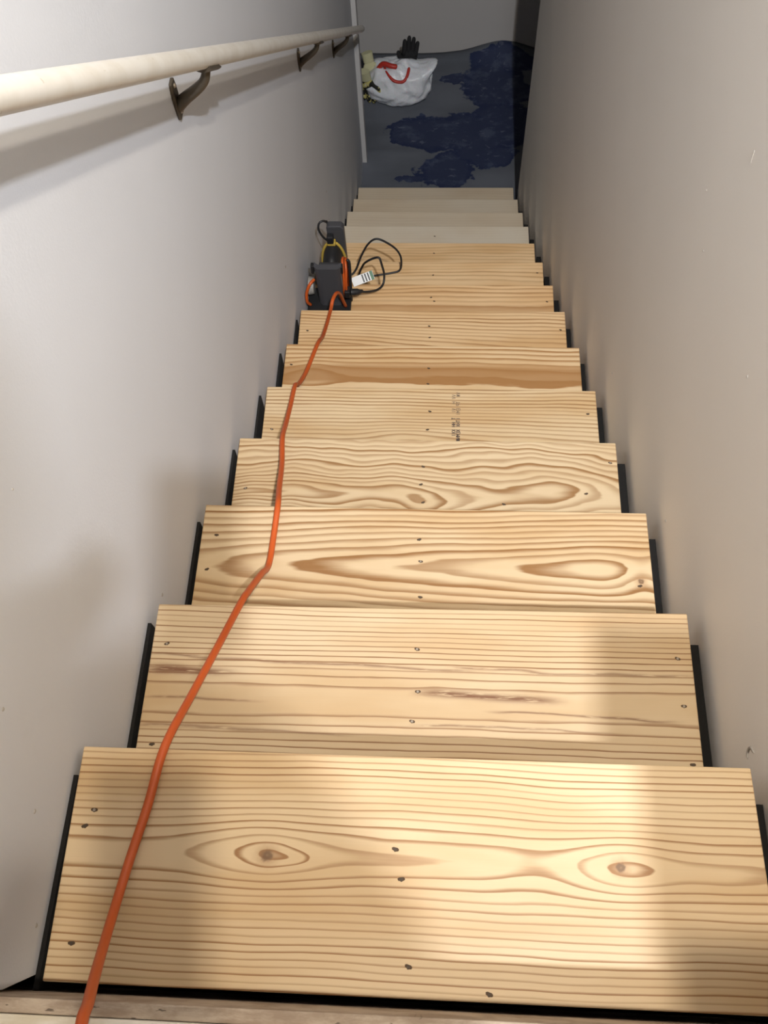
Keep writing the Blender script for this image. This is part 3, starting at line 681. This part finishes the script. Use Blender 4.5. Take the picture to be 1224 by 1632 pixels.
br_ = [(.15, .105), (.145, .10), (.16, .10), (.12, .08), (.055, .055), (.075, .085), (.075, .09), .062, .048, .036, .030, .062, .048, .036, .030, .085, .062, .045, .04, .085, .062, .045, .04]
skin_body('body', bv, be, br_, M['shirt'])
# head with face, hair
bm = bmesh.new(); bmesh.ops.create_icosphere(bm, subdivisions=4, radius=1)
for v in bm.verts:
    p = v.co.copy(); jaw = max(0, -p.z)
    y = p.y*.098; x = p.x*.078*(1-.28*jaw*jaw); z = p.z*.118
    nz = math.exp(-((p.x/.16)**2 + ((p.z+.10)/.22)**2)) if p.y > 0 else 0; y += .022*nz
    for sx in (-1, 1): y -= .010*(math.exp(-(((p.x-sx*.36)/.17)**2 + ((p.z-.08)/.12)**2)) if p.y > 0 else 0)
    v.co = (x, y, z)
hd = smooth(obj('head', bm, M['skin'], pe, Vector((PX, -.51, 1.75))+PEO)); hd.rotation_euler = (R(-35), 0, 0)
bm = bmesh.new(); bmesh.ops.create_icosphere(bm, subdivisions=3, radius=1)
for v in bm.verts: v.co = (v.co.x*.085, v.co.y*.105-.012, v.co.z*.105+.026) if v.co.z > -.25 and not (v.co.y > .45 and v.co.z < .45) else (v.co.x*.070, v.co.y*.085-.010, v.co.z*.09+.01)
smooth(obj('hair', bm, M['hair'], hd))
for sx in (-1, 1):
    bm = bmesh.new(); bmesh.ops.create_icosphere(bm, subdivisions=2, radius=.011); smooth(obj('eye', bm, M['tagwhite'], hd, (sx*.029, .080, .010)))
    bm = bmesh.new(); bmesh.ops.create_icosphere(bm, subdivisions=2, radius=1)
    for v in bm.verts: v.co = (v.co.x*.010, v.co.y*.018, v.co.z*.030)
    smooth(obj('ear', bm, M['skin'], hd, (sx*.079, -.008, -.005)))
smooth(obj('mouth', tube_bm([(-.022, .078, -.062), (0, .088, -.060), (.022, .078, -.062)], .005, 8), M['redplastic'], hd))
# jeans as a clothing shell over the legs, shoes
for sx in (-1, 1):
    smooth(obj('trouser_leg', tube_bm([(PX+sx*.085, -.60, 1.13), (PX+sx*.105, -.595, 1.0), (PX+sx*.112, -.57, .68), (PX+sx*.113, -.60, .27)], [.118, .108, .080, .070], 18), M['jeans'], pe, PEO), 60)
    bm = bmesh.new(); bmesh.ops.create_icosphere(bm, subdivisions=3, radius=1)
    for v in bm.verts: v.co = (v.co.x*.048, v.co.y*.140, max(v.co.z*.065, -.028))
    smooth(obj('shoe', bm, M['shoe'], pe, Vector((PX+sx*.118, -.545, .2315))+PEO))
# phone just behind the lens, lying in the picture plane; hands close on its two ends
ph = obj('phone', box(-.040, .040, -.135, .025, .004, .013, .003), M['glass'], None, None)
ph.location = (.0236, -.2586, 1.2518); ph.rotation_euler = (.46982, .04091, .04189)  # location and rotation copied from the camera pose
tag(ph, 'black phone held above the top tread', 'phone')
def hand(tip_base, along, palm_n, s):
    """palm and five bent fingers; along = direction of the fingers, palm_n = palm normal"""
    a = Vector(along).normalized(); n = Vector(palm_n); n = (n - a*n.dot(a)).normalized(); b = a.cross(n)*s; o = Vector(tip_base)
    bm = bmesh.new()
    tube(bm, [o - a*.03, o - a*.005, o + a*.03, o + a*.075, o + a*.088], [.026, .029, .034, .034, .022], 14)
    for v in bm.verts:
        d = v.co - o; v.co = v.co - n*(d.dot(n))*.50
    for i, (off, ln) in enumerate(((-.029, .070), (-.010, .078), (.010, .073), (.028, .058))):
        st_ = o + a*.078 + b*off
        path = spline([st_, st_ + a*ln*.40 + n*.004, st_ + a*ln*.70 + n*.022, st_ + a*ln*.80 + n*.045], 4)
        m_ = len(path); tube(bm, path, [.0092 - .0035*(k/(m_-1))**2 for k in range(m_)], 8)
    st_ = o + a*.015 - b*.030
    path = spline([st_, st_ - b*.020 + a*.020 + n*.008, st_ - b*.016 + a*.045 + n*.024, st_ - b*.008 + a*.060 + n*.034], 4)
    m_ = len(path); tube(bm, path, [.0115 - .004*(k/(m_-1))**2 for k in range(m_)], 8)
    return smooth(obj('hand', bm, M['skin'], pe, PEO))
hand((PX+.222, -.59, .92), (0, .15, -1), (-1, 0, 0), 1)
hand((PX-.175, -.378, 1.222), (1, .25, .03), (0, .6, -.2), -1)

# ------------------------------------------------------------------ unseen landing lamps; positions fit the rail shadows, spot heads are assumed
def lamp(name, pos, aim, cone, watt, col, label, radius):
    """assumed ceiling spotlight: canopy, stem and a turned head whose open mouth points down the flight"""
    g = empty(name, (pos[0], pos[1], TOP)); tag(g, label, 'lamp')
    d = (Vector(aim) - Vector(pos)).normalized(); q = d.to_track_quat('-Z', 'Y'); off = Vector((0, 0, pos[2]-TOP))
    bm = bmesh.new(); bmesh.ops.create_cone(bm, cap_ends=True, segments=32, radius1=.05, radius2=.06, depth=.02, matrix=Matrix.Translation((0, 0, -.0105)))
    smooth(obj('canopy', bm, M['lampbody'], g), 40)
    smooth(obj('stem', tube_bm([(0, 0, -.02), off - d*.055], .008, 12), M['lampbody'], g), 40)
    bm = bmesh.new(); n = 28; prof = [(.030, .09), (.045, .06), (.055, -.02), (.052, -.02), (.042, .055), (.0, .075)]; rows = []
    for (r_, z_) in prof:
        rows.append([bm.verts.new((r_*math.cos(6.2832*k/n), r_*math.sin(6.2832*k/n), z_)) for k in range(n)] if r_ else [bm.verts.new((0, 0, z_))])
    for j in range(len(rows)-1):
        A, B = rows[j], rows[j+1]
        for k in range(n):
            if len(B) == 1: bm.faces.new((A[k], A[(k+1) % n], B[0]))
            else: bm.faces.new((A[k], A[(k+1) % n], B[(k+1) % n], B[k]))
    bm.faces.new(rows[0]); bmesh.ops.recalc_face_normals(bm, faces=bm.faces[:])
    h = smooth(obj('lamp_head', bm, M['lampbody'], g, off), 40); h.rotation_mode = 'QUATERNION'; h.rotation_quaternion = q
    l = bpy.data.lights.new('bulb', 'SPOT'); l.energy = watt; l.color = col; l.shadow_soft_size = radius; l.spot_size = R(cone); l.spot_blend = 1.0
    lo = bpy.data.objects.new('bulb', l); COL.objects.link(lo); lo.parent = g; lo.location = off + d*.03; lo.rotation_mode = 'QUATERNION'; lo.rotation_quaternion = q
lamp('assumed_spotlight', KEY_POS, KEY_AIM, KEY_CONE, KEY_W, KEY_COL, 'assumed white ceiling spotlight above the right side of the landing', .035)
lamp('assumed_spotlight', SEC_POS, SEC_AIM, SEC_CONE, SEC_W, SEC_COL, 'assumed warm ceiling spotlight above the middle of the landing', .035)
